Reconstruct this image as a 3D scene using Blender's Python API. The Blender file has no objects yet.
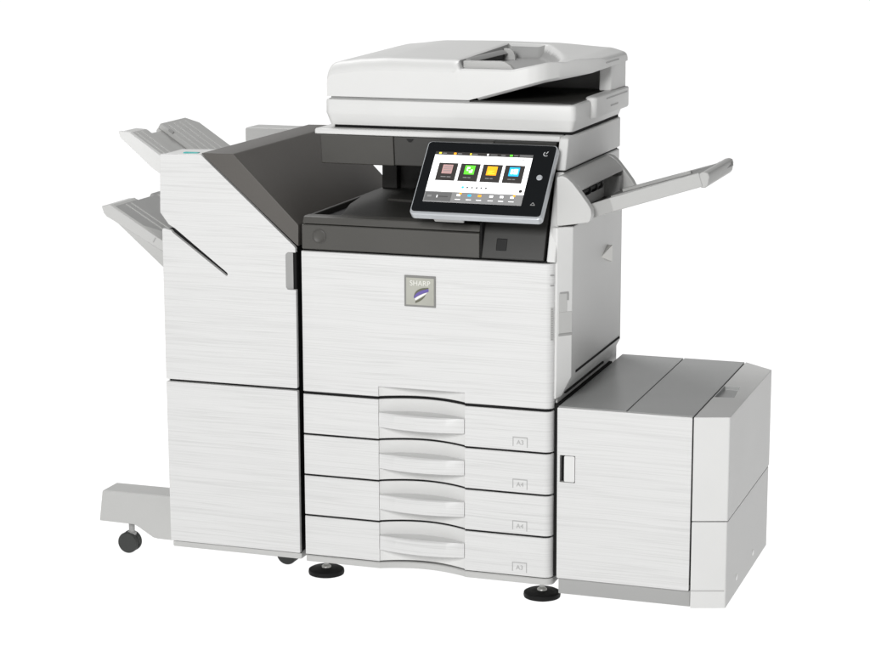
import bpy, bmesh, math, random
from mathutils import Vector, Matrix
random.seed(7)
sc = bpy.context.scene
COL = sc.collection

# ------------------------------------------------------------------ camera
RIGHT = Vector((0.9465251619448577, 0.322619923245939, -0.0025500843212217807))
UP = Vector((-0.06061209550646293, 0.18558025916111223, 0.9807579422507932))
FWD = Vector((-0.31688529736101095, 0.9281575041632099, -0.195211054456311))
cam = bpy.data.cameras.new('camera')
cam_o = bpy.data.objects.new('camera', cam)
COL.objects.link(cam_o)
m = Matrix((RIGHT, UP, -FWD)).transposed().to_4x4()
m.translation = Vector((1.878280848573093, -4.554762910030241, 1.6144387011619743))
cam_o.matrix_world = m
cam.sensor_width = 36
cam.lens = 89.94
cam.shift_x = 0.000425
cam.shift_y = -0.001765
cam.clip_start = 0.05
cam.clip_end = 1000
sc.camera = cam_o

# ------------------------------------------------------------------ world: a soft studio dome, bright below (added glow through the floor), dimmer above
W = bpy.data.worlds.new('World')
sc.world = W
W.use_nodes = True
nt = W.node_tree
nt.nodes.clear()
out = nt.nodes.new('ShaderNodeOutputWorld')
bg = nt.nodes.new('ShaderNodeBackground')
tc = nt.nodes.new('ShaderNodeTexCoord')
sep = nt.nodes.new('ShaderNodeSeparateXYZ')
ramp = nt.nodes.new('ShaderNodeValToRGB')
mapr = nt.nodes.new('ShaderNodeMapRange')
mapr.inputs['From Min'].default_value = -1
mapr.inputs['From Max'].default_value = 1
nt.links.new(tc.outputs['Generated'], sep.inputs[0])
nt.links.new(sep.outputs['Z'], mapr.inputs['Value'])
nt.links.new(mapr.outputs[0], ramp.inputs[0])
LOW, HOR, TOP = 1.25, 0.62, 0.36
e = ramp.color_ramp.elements
e[0].position = 0.0; e[0].color = (LOW, LOW, LOW, 1)
e[1].position = 1.0; e[1].color = (TOP, TOP, TOP, 1)
a = e.new(0.49); a.color = (LOW, LOW, LOW, 1)
a = e.new(0.505); a.color = (HOR, HOR, HOR, 1)
a = e.new(0.68); a.color = (TOP * 1.1, TOP * 1.1, TOP * 1.1, 1)
# dome dimmed on the right above the horizon, added to darken right-facing sides
up_ = nt.nodes.new('ShaderNodeMapRange'); up_.inputs['From Min'].default_value = 0.0; up_.inputs['From Max'].default_value = 0.03
nt.links.new(sep.outputs['Z'], up_.inputs['Value'])
rt = nt.nodes.new('ShaderNodeMapRange'); rt.inputs['From Min'].default_value = -0.1; rt.inputs['From Max'].default_value = 0.7
nt.links.new(sep.outputs['X'], rt.inputs['Value'])
mm_ = nt.nodes.new('ShaderNodeMath'); mm_.operation = 'MULTIPLY'
nt.links.new(up_.outputs[0], mm_.inputs[0]); nt.links.new(rt.outputs[0], mm_.inputs[1])
dk = nt.nodes.new('ShaderNodeMapRange'); dk.inputs['To Min'].default_value = 1.0; dk.inputs['To Max'].default_value = 0.42
nt.links.new(mm_.outputs[0], dk.inputs['Value'])
nt.links.new(ramp.outputs[0], bg.inputs['Color'])
nt.links.new(dk.outputs[0], bg.inputs['Strength'])
nt.links.new(bg.outputs[0], out.inputs[0])

# ------------------------------------------------------------------ key softbox, front left
def area(name, loc, target, sx, sy, watts):
    l = bpy.data.lights.new(name, 'AREA')
    l.shape = 'RECTANGLE'; l.size = sx; l.size_y = sy; l.energy = watts
    o = bpy.data.objects.new(name, l)
    COL.objects.link(o)
    o.location = loc
    o.rotation_euler = (Vector(target) - Vector(loc)).to_track_quat('-Z', 'Y').to_euler()
    return o
area('key_softbox', (0.60, -4.8, 2.7), (0.2, 0.1, 0.6), 1.2, 1.2, 195)
area('top_softbox', (-1.5, 1.7, 4.0), (0.0, 0.3, 0.9), 1.6, 1.6, 85)

sc.view_settings.view_transform = 'Standard'
sc.view_settings.look = 'None'
sc.view_settings.exposure = 0
sc.view_settings.gamma = 1
sc.view_settings.use_curve_mapping = False
sc.render.film_transparent = False
sc.cycles.max_bounces = 10

# ------------------------------------------------------------------ materials
def mat(name, col, rough=0.4, metal=0.0, emit=0.0, spec=0.5, bump=0.0, bscale=900.0, var=0.0):
    M = bpy.data.materials.new(name)
    M.use_nodes = True
    n = M.node_tree
    p = n.nodes['Principled BSDF']
    c = (col[0], col[1], col[2], 1)
    p.inputs['Base Color'].default_value = c
    p.inputs['Roughness'].default_value = rough
    p.inputs['Metallic'].default_value = metal
    p.inputs['Specular IOR Level'].default_value = spec
    if emit:
        p.inputs['Emission Color'].default_value = c
        p.inputs['Emission Strength'].default_value = emit
    t = n.nodes.new('ShaderNodeTexCoord')
    if bump:
        nz = n.nodes.new('ShaderNodeTexNoise')
        nz.inputs['Scale'].default_value = bscale
        nz.inputs['Detail'].default_value = 2
        n.links.new(t.outputs['Object'], nz.inputs['Vector'])
        b = n.nodes.new('ShaderNodeBump')
        b.inputs['Strength'].default_value = bump
        b.inputs['Distance'].default_value = 0.0004
        n.links.new(nz.outputs['Fac'], b.inputs['Height'])
        n.links.new(b.outputs[0], p.inputs['Normal'])
    if var:
        n2 = n.nodes.new('ShaderNodeTexNoise')
        n2.inputs['Scale'].default_value = 7
        n2.inputs['Detail'].default_value = 4
        n.links.new(t.outputs['Object'], n2.inputs['Vector'])
        r = n.nodes.new('ShaderNodeValToRGB')
        r.color_ramp.elements[0].position = 0.3
        r.color_ramp.elements[1].position = 0.7
        r.color_ramp.elements[0].color = (col[0]*(1-var), col[1]*(1-var), col[2]*(1-var), 1)
        r.color_ramp.elements[1].color = (min(1, col[0]*(1+var)), min(1, col[1]*(1+var)), min(1, col[2]*(1+var)), 1)
        n.links.new(n2.outputs['Fac'], r.inputs[0])
        n.links.new(r.outputs[0], p.inputs['Base Color'])
    return M

def grain_mat(name, lo, hi, rough=0.42):
    """white panel plastic moulded with long, thin, slightly wavy horizontal grain"""
    M = bpy.data.materials.new(name)
    M.use_nodes = True
    n = M.node_tree
    p = n.nodes['Principled BSDF']
    p.inputs['Roughness'].default_value = rough
    t = n.nodes.new('ShaderNodeTexCoord')
    # gentle warp so that the grain is not ruler straight
    wn = n.nodes.new('ShaderNodeTexNoise'); wn.inputs['Scale'].default_value = 3.5; wn.inputs['Detail'].default_value = 1
    oi = n.nodes.new('ShaderNodeObjectInfo')
    av = n.nodes.new('ShaderNodeVectorMath'); av.operation = 'ADD'
    n.links.new(t.outputs['Object'], av.inputs[0]); n.links.new(oi.outputs['Location'], av.inputs[1])
    n.links.new(av.outputs[0], wn.inputs['Vector'])
    sub = n.nodes.new('ShaderNodeMath'); sub.operation = 'SUBTRACT'; sub.inputs[1].default_value = 0.5
    n.links.new(wn.outputs['Fac'], sub.inputs[0])
    mul = n.nodes.new('ShaderNodeMath'); mul.operation = 'MULTIPLY'; mul.inputs[1].default_value = 0.009
    n.links.new(sub.outputs[0], mul.inputs[0])
    comb = n.nodes.new('ShaderNodeCombineXYZ')
    n.links.new(mul.outputs[0], comb.inputs['Z'])
    add = n.nodes.new('ShaderNodeVectorMath'); add.operation = 'ADD'
    n.links.new(av.outputs[0], add.inputs[0]); n.links.new(comb.outputs[0], add.inputs[1])
    sep = n.nodes.new('ShaderNodeSeparateXYZ'); n.links.new(add.outputs[0], sep.inputs[0])
    cb = n.nodes.new('ShaderNodeCombineXYZ')
    n.links.new(sep.outputs['X'], cb.inputs['X']); n.links.new(sep.outputs['Z'], cb.inputs['Z'])
    def noise(sx, sz, det, shift):
        mp = n.nodes.new('ShaderNodeMapping')
        mp.inputs['Scale'].default_value = (sx, 1, sz); mp.inputs['Location'].default_value = (shift, shift*2.3, shift*0.7)
        n.links.new(cb.outputs[0], mp.inputs['Vector'])
        q = n.nodes.new('ShaderNodeTexNoise'); q.inputs['Scale'].default_value = 1.0
        q.inputs['Detail'].default_value = det; q.inputs['Roughness'].default_value = 0.5
        n.links.new(mp.outputs[0], q.inputs['Vector'])
        return q
    def math_(op, a_, b_=None):
        q = n.nodes.new('ShaderNodeMath'); q.operation = op
        for k, v in enumerate((a_, b_)):
            if v is None: continue
            if isinstance(v, (int, float)): q.inputs[k].default_value = v
            else: n.links.new(v, q.inputs[k])
        return q.outputs[0]
    def lines(q, width):
        r = n.nodes.new('ShaderNodeMapRange'); r.interpolation_type = 'SMOOTHSTEP'
        r.inputs['From Min'].default_value = 0.0; r.inputs['From Max'].default_value = width
        n.links.new(math_('ABSOLUTE', math_('SUBTRACT', q.outputs['Fac'], 0.5)), r.inputs['Value'])
        return r.outputs[0]
    l1 = lines(noise(1.5, 165, 1.0, 3.1), 0.060)
    l2 = lines(noise(1.9, 255, 0.5, 11.7), 0.060)
    fine = noise(7, 330, 1.5, 5.3)
    v = math_('ADD', math_('MULTIPLY', l1, 0.42), math_('MULTIPLY', l2, 0.30))
    v = math_('ADD', v, math_('MULTIPLY', fine.outputs['Fac'], 0.32))
    r = n.nodes.new('ShaderNodeValToRGB')
    r.color_ramp.elements[0].position = 0.12; r.color_ramp.elements[0].color = (*lo, 1)
    r.color_ramp.elements[1].position = 0.95; r.color_ramp.elements[1].color = (*hi, 1)
    n.links.new(v, r.inputs[0])
    n.links.new(r.outputs[0], p.inputs['Base Color'])
    b = n.nodes.new('ShaderNodeBump'); b.inputs['Strength'].default_value = 0.16; b.inputs['Distance'].default_value = 0.0010
    n.links.new(v, b.inputs['Height']); n.links.new(b.outputs[0], p.inputs['Normal'])
    return M

A = 0.60
M_WHITE = mat('white_plastic', (A, A, A*0.985), 0.46, spec=0.36, bump=0.12, var=0.015)
M_PANEL = grain_mat('grained_white_plastic', (A*0.84, A*0.84, A*0.83), (A*0.99, A*0.99, A*0.98))
M_LGREY = mat('light_grey_plastic', (0.43, 0.43, 0.42), 0.4, bump=0.15, var=0.02)
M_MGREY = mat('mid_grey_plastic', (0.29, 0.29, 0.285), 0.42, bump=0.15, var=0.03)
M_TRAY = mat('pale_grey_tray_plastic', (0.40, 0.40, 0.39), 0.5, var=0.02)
M_TBED = mat('tray_bed_grey', (0.20, 0.20, 0.195), 0.5, bump=0.1)
M_CHEEK = mat('off_white_plastic', (0.46, 0.46, 0.45), 0.4, bump=0.12)
M_TOP = mat('shaded_glossy_top', (0.35, 0.355, 0.35), 0.27, bump=0.1, var=0.02)  # base colour darkened to carry the copier's shade and reflection on the feeder top
M_CONS = mat('dark_console_plastic', (0.021, 0.0207, 0.0187), 0.5, bump=0.25, bscale=1600)
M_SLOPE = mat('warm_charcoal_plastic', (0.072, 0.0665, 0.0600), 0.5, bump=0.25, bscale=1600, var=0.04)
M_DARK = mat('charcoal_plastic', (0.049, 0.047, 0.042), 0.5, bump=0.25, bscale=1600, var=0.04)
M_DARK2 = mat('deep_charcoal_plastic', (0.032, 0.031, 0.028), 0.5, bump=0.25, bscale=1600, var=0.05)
M_BLACK = mat('black_plastic', (0.010, 0.010, 0.010), 0.5, spec=0.2, bump=0.1)
M_GAP = mat('black_gap_shade', (0.010, 0.010, 0.010), 0.8, spec=0.15)  # black fill standing in for the shade inside gaps and seams
M_GLASS = mat('black_glass_face', (0.005, 0.006, 0.007), 0.2, spec=0.18)
M_RIM = mat('silver_painted_rim', (0.46, 0.48, 0.50), 0.3, metal=0.35)
M_METAL = mat('brushed_steel', (0.55, 0.55, 0.53), 0.35, metal=0.9)
M_RUB = mat('black_rubber', (0.006, 0.006, 0.006), 0.55, spec=0.15, bump=0.2)
M_WHEEL = mat('dark_grey_wheel', (0.042, 0.044, 0.042), 0.6, spec=0.25, bump=0.2)
M_INK = mat('grey_print', (0.33, 0.33, 0.325), 0.5)
M_SILVER = mat('silver_badge_foil', (0.40, 0.40, 0.355), 0.45, metal=0.5, var=0.18)
M_CAP = mat('bright_white_cap', (0.90, 0.90, 0.89), 0.35)
M_FRAME = mat('badge_frame', (0.20, 0.20, 0.19), 0.4, metal=0.3)
M_LET = mat('pale_lettering', (0.66, 0.66, 0.62), 0.4)
M_PLINTH = mat('grey_plinth', (0.31, 0.31, 0.305), 0.45, bump=0.15)
M_PURPLE = mat('violet_emblem', (0.11, 0.08, 0.29), 0.4)
M_PALE = mat('pale_emblem', (0.78, 0.77, 0.74), 0.4)
M_OLIVE = mat('dark_olive_emblem', (0.10, 0.10, 0.07), 0.4)
M_TEAL = mat('teal_mark', (0.05, 0.42, 0.40), 0.4)
S_WHITE = mat('screen_white', (1, 1, 1), 0.3, emit=0.86, spec=0.2)
S_DARK = mat('screen_dark', (0.03, 0.027, 0.025), 0.3, emit=0.25)
S_BAR = mat('screen_grey', (0.17, 0.17, 0.17), 0.3, emit=0.75)
S_BAR2 = mat('screen_dark_grey', (0.09, 0.09, 0.09), 0.3, emit=0.8)
S_GREEN = mat('screen_green', (0.10, 0.62, 0.03), 0.3, emit=0.8)
S_ORANGE = mat('screen_orange', (0.95, 0.36, 0.01), 0.3, emit=0.8)
S_BLUE = mat('screen_blue', (0.02, 0.40, 0.78), 0.3, emit=0.8)
S_RED = mat('screen_red_grey', (0.42, 0.25, 0.24), 0.3, emit=0.6)
S_YEL = mat('screen_yellow', (0.75, 0.62, 0.05), 0.3, emit=0.8)

def floor_mat():  # invented backlit sheet: bright world below shines through and washes out shadows
    M = bpy.data.materials.new('backlit_white_floor')
    M.use_nodes = True
    n = M.node_tree
    n.nodes.clear()
    o = n.nodes.new('ShaderNodeOutputMaterial')
    tr = n.nodes.new('ShaderNodeBsdfTranslucent'); tr.inputs['Color'].default_value = (0.96, 0.96, 0.96, 1)
    df = n.nodes.new('ShaderNodeBsdfDiffuse'); df.inputs['Color'].default_value = (0.93, 0.93, 0.93, 1)
    mx = n.nodes.new('ShaderNodeMixShader'); mx.inputs[0].default_value = 0.15
    n.links.new(tr.outputs[0], mx.inputs[1]); n.links.new(df.outputs[0], mx.inputs[2])
    n.links.new(mx.outputs[0], o.inputs[0])
    return M

# ------------------------------------------------------------------ mesh helpers
class MB:
    def __init__(s):
        s.bm = bmesh.new(); s.mats = []
    def mi(s, m):
        if m not in s.mats: s.mats.append(m)
        return s.mats.index(m)
    def _faces(s, vs, faces, m):
        i = s.mi(m); out = []
        for f in faces:
            try:
                q = s.bm.faces.new([vs[k] for k in f]); q.material_index = i; out.append(q)
            except ValueError: pass
        return out
    def box(s, x0, x1, y0, y1, z0, z1, m, T=None):
        P = [(x, y, z) for z in (z0, z1) for y in (y0, y1) for x in (x0, x1)]
        P = [Vector(p) for p in P]
        if T: P = [T @ p for p in P]
        vs = [s.bm.verts.new(p) for p in P]
        s._faces(vs, [(0,2,3,1), (4,5,7,6), (0,1,5,4), (2,6,7,3), (0,4,6,2), (1,3,7,5)], m)
        return s
    def prism(s, poly, axis, a0, a1, m, T=None):
        """poly 2-D outline in the plane across `axis`, pushed from a0 to a1"""
        def p3(u, v, a):
            q = {'y': (u, a, v), 'x': (a, u, v), 'z': (u, v, a)}[axis]
            q = Vector(q)
            return T @ q if T else q
        A_ = [s.bm.verts.new(p3(u, v, a0)) for u, v in poly]
        B_ = [s.bm.verts.new(p3(u, v, a1)) for u, v in poly]
        n = len(poly); i = s.mi(m)
        for k in range(n):
            f = s.bm.faces.new((A_[k], A_[(k+1) % n], B_[(k+1) % n], B_[k])); f.material_index = i
        f = s.bm.faces.new(A_[::-1]); f.material_index = i
        f = s.bm.faces.new(B_); f.material_index = i
        return s
    def lathe(s, prof, c, m, axis='z', seg=40):
        """prof: (radius, height) list"""
        rings = []; i = s.mi(m)
        for r, h in prof:
            ring = []
            for k in range(seg):
                t = 2*math.pi*k/seg
                u, v = r*math.cos(t), r*math.sin(t)
                q = {'z': (u, v, h), 'y': (u, h, v), 'x': (h, u, v)}[axis]
                ring.append(s.bm.verts.new(Vector(c) + Vector(q)))
            rings.append(ring)
        for a_, b_ in zip(rings, rings[1:]):
            for k in range(seg):
                f = s.bm.faces.new((a_[k], a_[(k+1) % seg], b_[(k+1) % seg], b_[k])); f.material_index = i
        f = s.bm.faces.new(rings[0][::-1]); f.material_index = i
        f = s.bm.faces.new(rings[-1]); f.material_index = i
        return s
    def loft(s, rings, m):
        """rings: lists of 3-D points of the same length, capped"""
        i = s.mi(m)
        R = [[s.bm.verts.new(p) for p in r] for r in rings]
        n = len(R[0])
        for a_, b_ in zip(R, R[1:]):
            for k in range(n):
                f = s.bm.faces.new((a_[k], a_[(k+1) % n], b_[(k+1) % n], b_[k])); f.material_index = i
        f = s.bm.faces.new(R[0][::-1]); f.material_index = i
        f = s.bm.faces.new(R[-1]); f.material_index = i
        return s
    def quad(s, pts, m):
        vs = [s.bm.verts.new(p) for p in pts]
        f = s.bm.faces.new(vs); f.material_index = s.mi(m)
        return s
    def text(s, txt, size, T, m, depth=0.0003):
        c = bpy.data.curves.new('txt', 'FONT'); c.body = txt; c.size = size
        c.align_x = 'CENTER'; c.align_y = 'CENTER'; c.extrude = depth
        o = bpy.data.objects.new('txt', c); COL.objects.link(o)
        dg = bpy.context.evaluated_depsgraph_get()
        me = bpy.data.meshes.new_from_object(o.evaluated_get(dg))
        me.transform(T)
        k0 = len(s.bm.faces)
        s.bm.from_mesh(me)
        s.bm.faces.ensure_lookup_table()
        i = s.mi(m)
        for f in s.bm.faces[k0:]: f.material_index = i
        bpy.data.objects.remove(o); bpy.data.curves.remove(c); bpy.data.meshes.remove(me)
        return s
    def build(s, name, parent=None, bevel=0.0, seg=3, sharp=35, merge=False):
        if merge: bmesh.ops.remove_doubles(s.bm, verts=s.bm.verts, dist=1e-6)
        bmesh.ops.recalc_face_normals(s.bm, faces=s.bm.faces)
        me = bpy.data.meshes.new(name)
        off = Vector((0, 0, 0))
        q = parent
        while q is not None:
            off += Vector(q.location); q = q.parent
        bmesh.ops.translate(s.bm, verts=s.bm.verts, vec=-off)
        s.bm.to_mesh(me); s.bm.free()
        for m_ in s.mats: me.materials.append(m_)
        for p in me.polygons: p.use_smooth = True
        if not bevel: me.set_sharp_from_angle(angle=math.radians(sharp))
        o = bpy.data.objects.new(name, me); COL.objects.link(o)
        o.parent = parent
        if bevel:
            b = o.modifiers.new('bevel', 'BEVEL'); b.width = bevel; b.segments = seg
            b.limit_method = 'ANGLE'; b.angle_limit = math.radians(28); b.harden_normals = True
        return o

def cut(o, cutter):
    """carve a recess out of a mesh, then throw the carving tool away"""
    c = cutter.build('tool')
    c.location = -Vector(total(o))
    for m_ in c.data.materials:
        if m_.name not in [q.name for q in o.data.materials]: o.data.materials.append(m_)
    b = o.modifiers.new('cut', 'BOOLEAN'); b.operation = 'DIFFERENCE'; b.object = c; b.solver = 'EXACT'
    b.material_mode = 'TRANSFER'
    par = o.parent; o.parent = None
    keep = [mm for mm in o.modifiers if mm.type == 'BEVEL']
    for mm in keep: mm.show_viewport = False
    bpy.context.view_layer.update()
    dg = bpy.context.evaluated_depsgraph_get()
    me = bpy.data.meshes.new_from_object(o.evaluated_get(dg))
    o.modifiers.remove(b)
    old = o.data; o.data = me; me.name = old.name
    for mm in keep: mm.show_viewport = True
    o.parent = par
    for p in me.polygons: p.use_smooth = True
    if not keep: me.set_sharp_from_angle(angle=math.radians(35))
    bpy.data.objects.remove(c)

def total(o):
    off = Vector((0, 0, 0)); q = o.parent
    while q is not None:
        off += Vector(q.location); q = q.parent
    return off

def thing(name, loc, label, cat, group=None):
    o = bpy.data.objects.new(name, None); COL.objects.link(o)
    o.location = loc; o.empty_display_size = 0.1
    o['label'] = label; o['category'] = cat
    if group: o['group'] = group
    return o

def rr(x0, x1, y0, y1, r, z, n=5):
    """rounded rectangle ring at height z"""
    P = []
    for cx, cy, a0 in ((x1-r, y1-r, 0), (x0+r, y1-r, 90), (x0+r, y0+r, 180), (x1-r, y0+r, 270)):
        for k in range(n+1):
            t = math.radians(a0 + 90*k/n)
            P.append(Vector((cx + r*math.cos(t), cy + r*math.sin(t), z)))
    return P

# ================================================================== SETTING
fl = MB().quad([(-90, -60, 0), (90, -60, 0), (90, 160, 0), (-90, 160, 0)], floor_mat()).build('floor')
fl['kind'] = 'structure'

# ================================================================== PHOTOCOPIER
cop = thing('photocopier', (0.3, 0.3, 0), 'tall white office copier tower with four paper drawers, touch screen and feeder on top', 'photocopier')

# inner dark frame, seen only through the seams
f = MB()
f.box(0.004, 0.586, 0.055, 0.57, 0.080, 0.805, M_GAP)
f.build('inner_frame', cop)

# -- front panels with the grip recess down the middle
RX0, RX1, DEP = 0.186, 0.395, 0.034
def arch(x):
    if x <= RX0 or x >= RX1: return 0.0
    u = (x - RX0)/(RX1 - RX0)
    return math.sin(math.pi*u)**0.85
def rec(x):
    return (0.004 + (DEP-0.004)*arch(x)) if RX0 < x < RX1 else 0.0
def f0(x):
    if x < 0.003: return 0.003 - math.sqrt(max(0, 0.003**2 - (0.003-x)**2))
    if x > 0.580:
        r = 0.020; d = min(r, x-0.580)
        return r - math.sqrt(max(0, r*r - d*d))
    return 0.0
XS = [0.0, 0.0008, 0.003] + [0.186*k/6 for k in range(1, 6)] + [RX0, RX0+0.0006, RX0+0.0016] + [RX0 + (RX1-RX0)*k/32 for k in range(1, 32)] + [RX1-0.0016, RX1-0.0006, RX1]
XS += [RX1 + (0.580-RX1)*k/6 for k in range(1, 7)] + [0.580 + 0.020*math.sin(math.radians(q)) for q in (12, 24, 36, 48, 60, 72, 82, 90)]
XS = sorted(set(XS))

def front_panel(rows, z0, material, back=0.012):
    """rows: (z, kind) kind 'r' follows the recess, 'f' flush, ('h', b) bulges b forward"""
    mb = MB(); i = mb.mi(material)
    zmin, zmax = rows[0][0], rows[-1][0]
    R = []
    ext = [(zmin, rows[0][1], 0.0012)] + [(zmin + 0.0012, rows[0][1], 0)] + [(z, k, 0) for z, k in rows[1:-1]] + [(zmax - 0.0012, rows[-1][1], 0), (zmax, rows[-1][1], 0.0012)]
    def yy(x, k):
        if k == 'r': return f0(x) + rec(x)
        if k == 'f': return f0(x)
        return f0(x) + (rec(x) if abs(x-RX0-0.0006) < 1e-5 or abs(x-RX1+0.0006) < 1e-5 else -k[1]*arch(x))
    for z, k, o in ext:
        R.append([mb.bm.verts.new((x, yy(x, k) + o, z0 + z)) for x in XS])
    for a_, b_ in zip(R, R[1:]):
        for k in range(len(XS)-1):
            q = mb.bm.faces.new((a_[k], a_[k+1], b_[k+1], b_[k]))
            smooth = RX0 <= XS[k] < RX1 and a_[k+1].co.y > 0.0015 and b_[k+1].co.y > 0.0015
            q.material_index = mb.mi(M_WHITE) if smooth else i
    # return flange all round
    top = [mb.bm.verts.new(v.co + Vector((0, back, 0))) for v in R[-1]]
    bot = [mb.bm.verts.new(v.co + Vector((0, back, 0))) for v in R[0]]
    for k in range(len(XS)-1):
        for a_, b_ in ((R[-1], top), (bot, R[0])):
            q = mb.bm.faces.new((a_[k], a_[k+1], b_[k+1], b_[k])); q.material_index = i
    L = [r[0] for r in R]; lb = [mb.bm.verts.new(v.co + Vector((0, back, 0))) for v in L]
    for k in range(len(L)-1):
        q = mb.bm.faces.new((L[k], L[k+1], lb[k+1], lb[k])); q.material_index = i
    return mb

# black sheet behind the panels, follows the recess and stands in for seam shade
sm = MB(); i = sm.mi(M_GAP)
a_ = [sm.bm.verts.new((x, f0(x) + rec(x) + 0.0042, 0.0850)) for x in XS if x < 0.597]
b_ = [sm.bm.verts.new((x, f0(x) + rec(x) + 0.0042, 0.806)) for x in XS if x < 0.597]
for k in range(len(a_)-1):
    q = sm.bm.faces.new((a_[k], a_[k+1], b_[k+1], b_[k])); q.material_index = i
sm.build('seam_shade', cop)

door = front_panel([(0, 'r'), (0.0205, 'r'), (0.0245, 'f'), (0.16, 'f'), (0.3290, 'f')], 0.4770, M_PANEL).build('front_door', cop, sharp=28)

HB0, HB1 = 0.029, 0.0625
drow = [(0, 'r'), (HB0-0.0002, 'r'), (HB0+0.0002, ('h', 0.016)), (HB0+0.004, ('h', 0.0165)), (HB1-0.003, ('h', 0.010)), (HB1+0.0002, ('h', 0.006)), (HB1+0.0012, 'r'), (0.0932, 'r')]
SIZES = ['A3', 'A4', 'A4', 'A3']
drawer0 = None
for k, z0 in enumerate((0.3768, 0.2788, 0.1810, 0.0832)):
    if k == 0:
        dr = front_panel(drow, z0, M_PANEL).build('paper_drawer', cop, sharp=28)
        drawer0 = dr; zref = z0
    else:
        dr = drawer0.copy(); COL.objects.link(dr); dr.parent = cop
        dr.location = (0, 0, z0 - zref)
    # printed paper-size frame
    mk = MB()
    zb = zref + 0.006
    mk.box(0.5085, 0.5435, -0.0004, 0.0012, zb+0.0235, zb+0.0255, M_INK)
    mk.box(0.5085, 0.5103, -0.0004, 0.0012, zb+0.0040, zb+0.0234, M_INK)
    mk.box(0.5417, 0.5435, -0.0004, 0.0012, zb+0.0020, zb+0.0234, M_INK)
    mk.text(SIZES[k], 0.0148, Matrix.Translation((0.5262, -0.0002, zb+0.0125)) @ Matrix.Rotation(math.pi/2, 4, 'X'), M_INK)
    o = mk.build('size_mark', cop)
    o.parent = dr
    if k: o.location = (0, 0, 0)

# bottom rail below the drawers
br = MB(); i = br.mi(M_LGREY)
def rail_y(x): return f0(x) + 0.75*DEP*arch(x) + 0.004
ring = []
for z, o in ((0.0640, 0.003), (0.0660, 0.0), (0.0775, 0.0), (0.0795, 0.002)):
    ring.append([br.bm.verts.new((x, rail_y(x)+o, z)) for x in XS])
ring.append([br.bm.verts.new((x, 0.3, 0.0795)) for x in XS])
ring.insert(0, [br.bm.verts.new((x, 0.3, 0.0640)) for x in XS])
for p_, q_ in zip(ring, ring[1:]):
    for k in range(len(XS)-1):
        q = br.bm.faces.new((p_[k], p_[k+1], q_[k+1], q_[k])); q.material_index = i
for sd in (0, -1):
    q = br.bm.faces.new([r[sd] for r in ring]); q.material_index = i
br.build('bottom_rail', cop)

# levelling feet
def foot(x, y):
    mb = MB()
    mb.lathe([(0.034, 0.0), (0.0425, 0.003), (0.0435, 0.008), (0.0425, 0.0135), (0.038, 0.016), (0.010, 0.0185)], (x, y, 0), M_RUB)
    o = mb.build('levelling_foot', cop, sharp=50)
    s = MB().lathe([(0.0115, 0.017), (0.0115, 0.021), (0.0075, 0.0245), (0.0055, 0.025), (0.0055, 0.075)], (x, y, 0), M_METAL, seg=20)
    s = s.build('foot_screw', o, sharp=50)
    return o, s
f1, s1 = foot(0.008, 0.112)
for dx, dy in ((0.541, -0.004), (0.0, 0.38), (0.541, 0.38)):
    g = f1.copy(); COL.objects.link(g); g.parent = cop; g.location = (dx, dy, 0)
    h = s1.copy(); COL.objects.link(h); h.parent = g

# -- right-hand shell with the leaning front pillar
sh = MB().prism([(0.002, 0.811), (0.006, 0.809), (0.030, 0.806), (0.030, 0.085), (0.575, 0.085), (0.575, 1.000), (0.080, 1.000), (0.0725, 1.003)], 'x', 0.583, 0.6035, M_WHITE)
sh.build('side_shell', cop, bevel=0.006)
MB().box(0.5985, 0.6110, 0.019, 0.5, 0.085, 0.486, M_GAP).build('side_gap_shade', cop)  # black block in place of the shade between copier and feeder
# scanner section above the parting line
up = MB().prism([(0.0745, 1.0045), (0.082, 1.0038), (0.575, 1.0038), (0.575, 1.0765), (0.112, 1.0765), (0.1005, 1.073)], 'x', 0.583, 0.6050, M_WHITE)
up.box(0.586, 0.5995, 0.09, 0.57, 0.998, 1.006, M_GAP)
up.build('scanner_side', cop, bevel=0.004)
# white top deck
td = MB().prism([(0.112, 1.0765), (0.108, 1.0725), (0.108, 1.064), (0.575, 1.064), (0.575, 1.0765)], 'x', -0.006, 0.5828, M_WHITE)
td.build('top_deck', cop, bevel=0.003)
rb = MB().box(0.0, 0.583, 0.575, 0.600, 0.085, 1.07, M_LGREY)
rb.build('back_panel', cop, bevel=0.006)
MB().box(0.03, 0.60, 0.145, 0.57, 1.074, 1.088, M_GAP).build('scanner_gap', cop)

# side cover that bulges out on the right, with an angled front corner
def ringz(z, k):
    P = [(0.590, 0.022), (0.6035, 0.0150), (0.6035+0.0285*k, 0.0475), (0.6035+0.0285*k, 0.492), (0.604+0.006*k, 0.540), (0.590, 0.540)]
    return [Vector((x, y, z)) for x, y in P]
scv = MB().loft([ringz(0.497, 0.12), ringz(0.545, 1.0), ringz(0.886, 1.0)], M_WHITE)
scv = scv.build('side_cover', cop, bevel=0.003)
# slots and marks of the side cover
dt = MB()
dt.box(0.6308, 0.6330, 0.078, 0.482, 0.5480, 0.5535, M_GAP)
dt.build('slot', scv)
MB().prism([(0.06, 0.5025), (0.40, 0.5025), (0.40, 0.5065), (0.06, 0.5065)], 'x', 0.600, 0.6155, M_GAP).build('lower_slot', scv)
# arrow mark embossed on the cover
ar = MB()
P_ = [(0.6312, 0.300, 0.7765), (0.6312, 0.360, 0.7965), (0.6312, 0.360, 0.7570), (0.6316, 0.300, 0.7765), (0.6430, 0.360, 0.7965), (0.6430, 0.360, 0.7570)]
ar.loft([[Vector(p) for p in P_[:3]], [Vector(p) for p in P_[3:]]], M_PALE)
ar.build('arrow_mark', scv)
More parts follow.
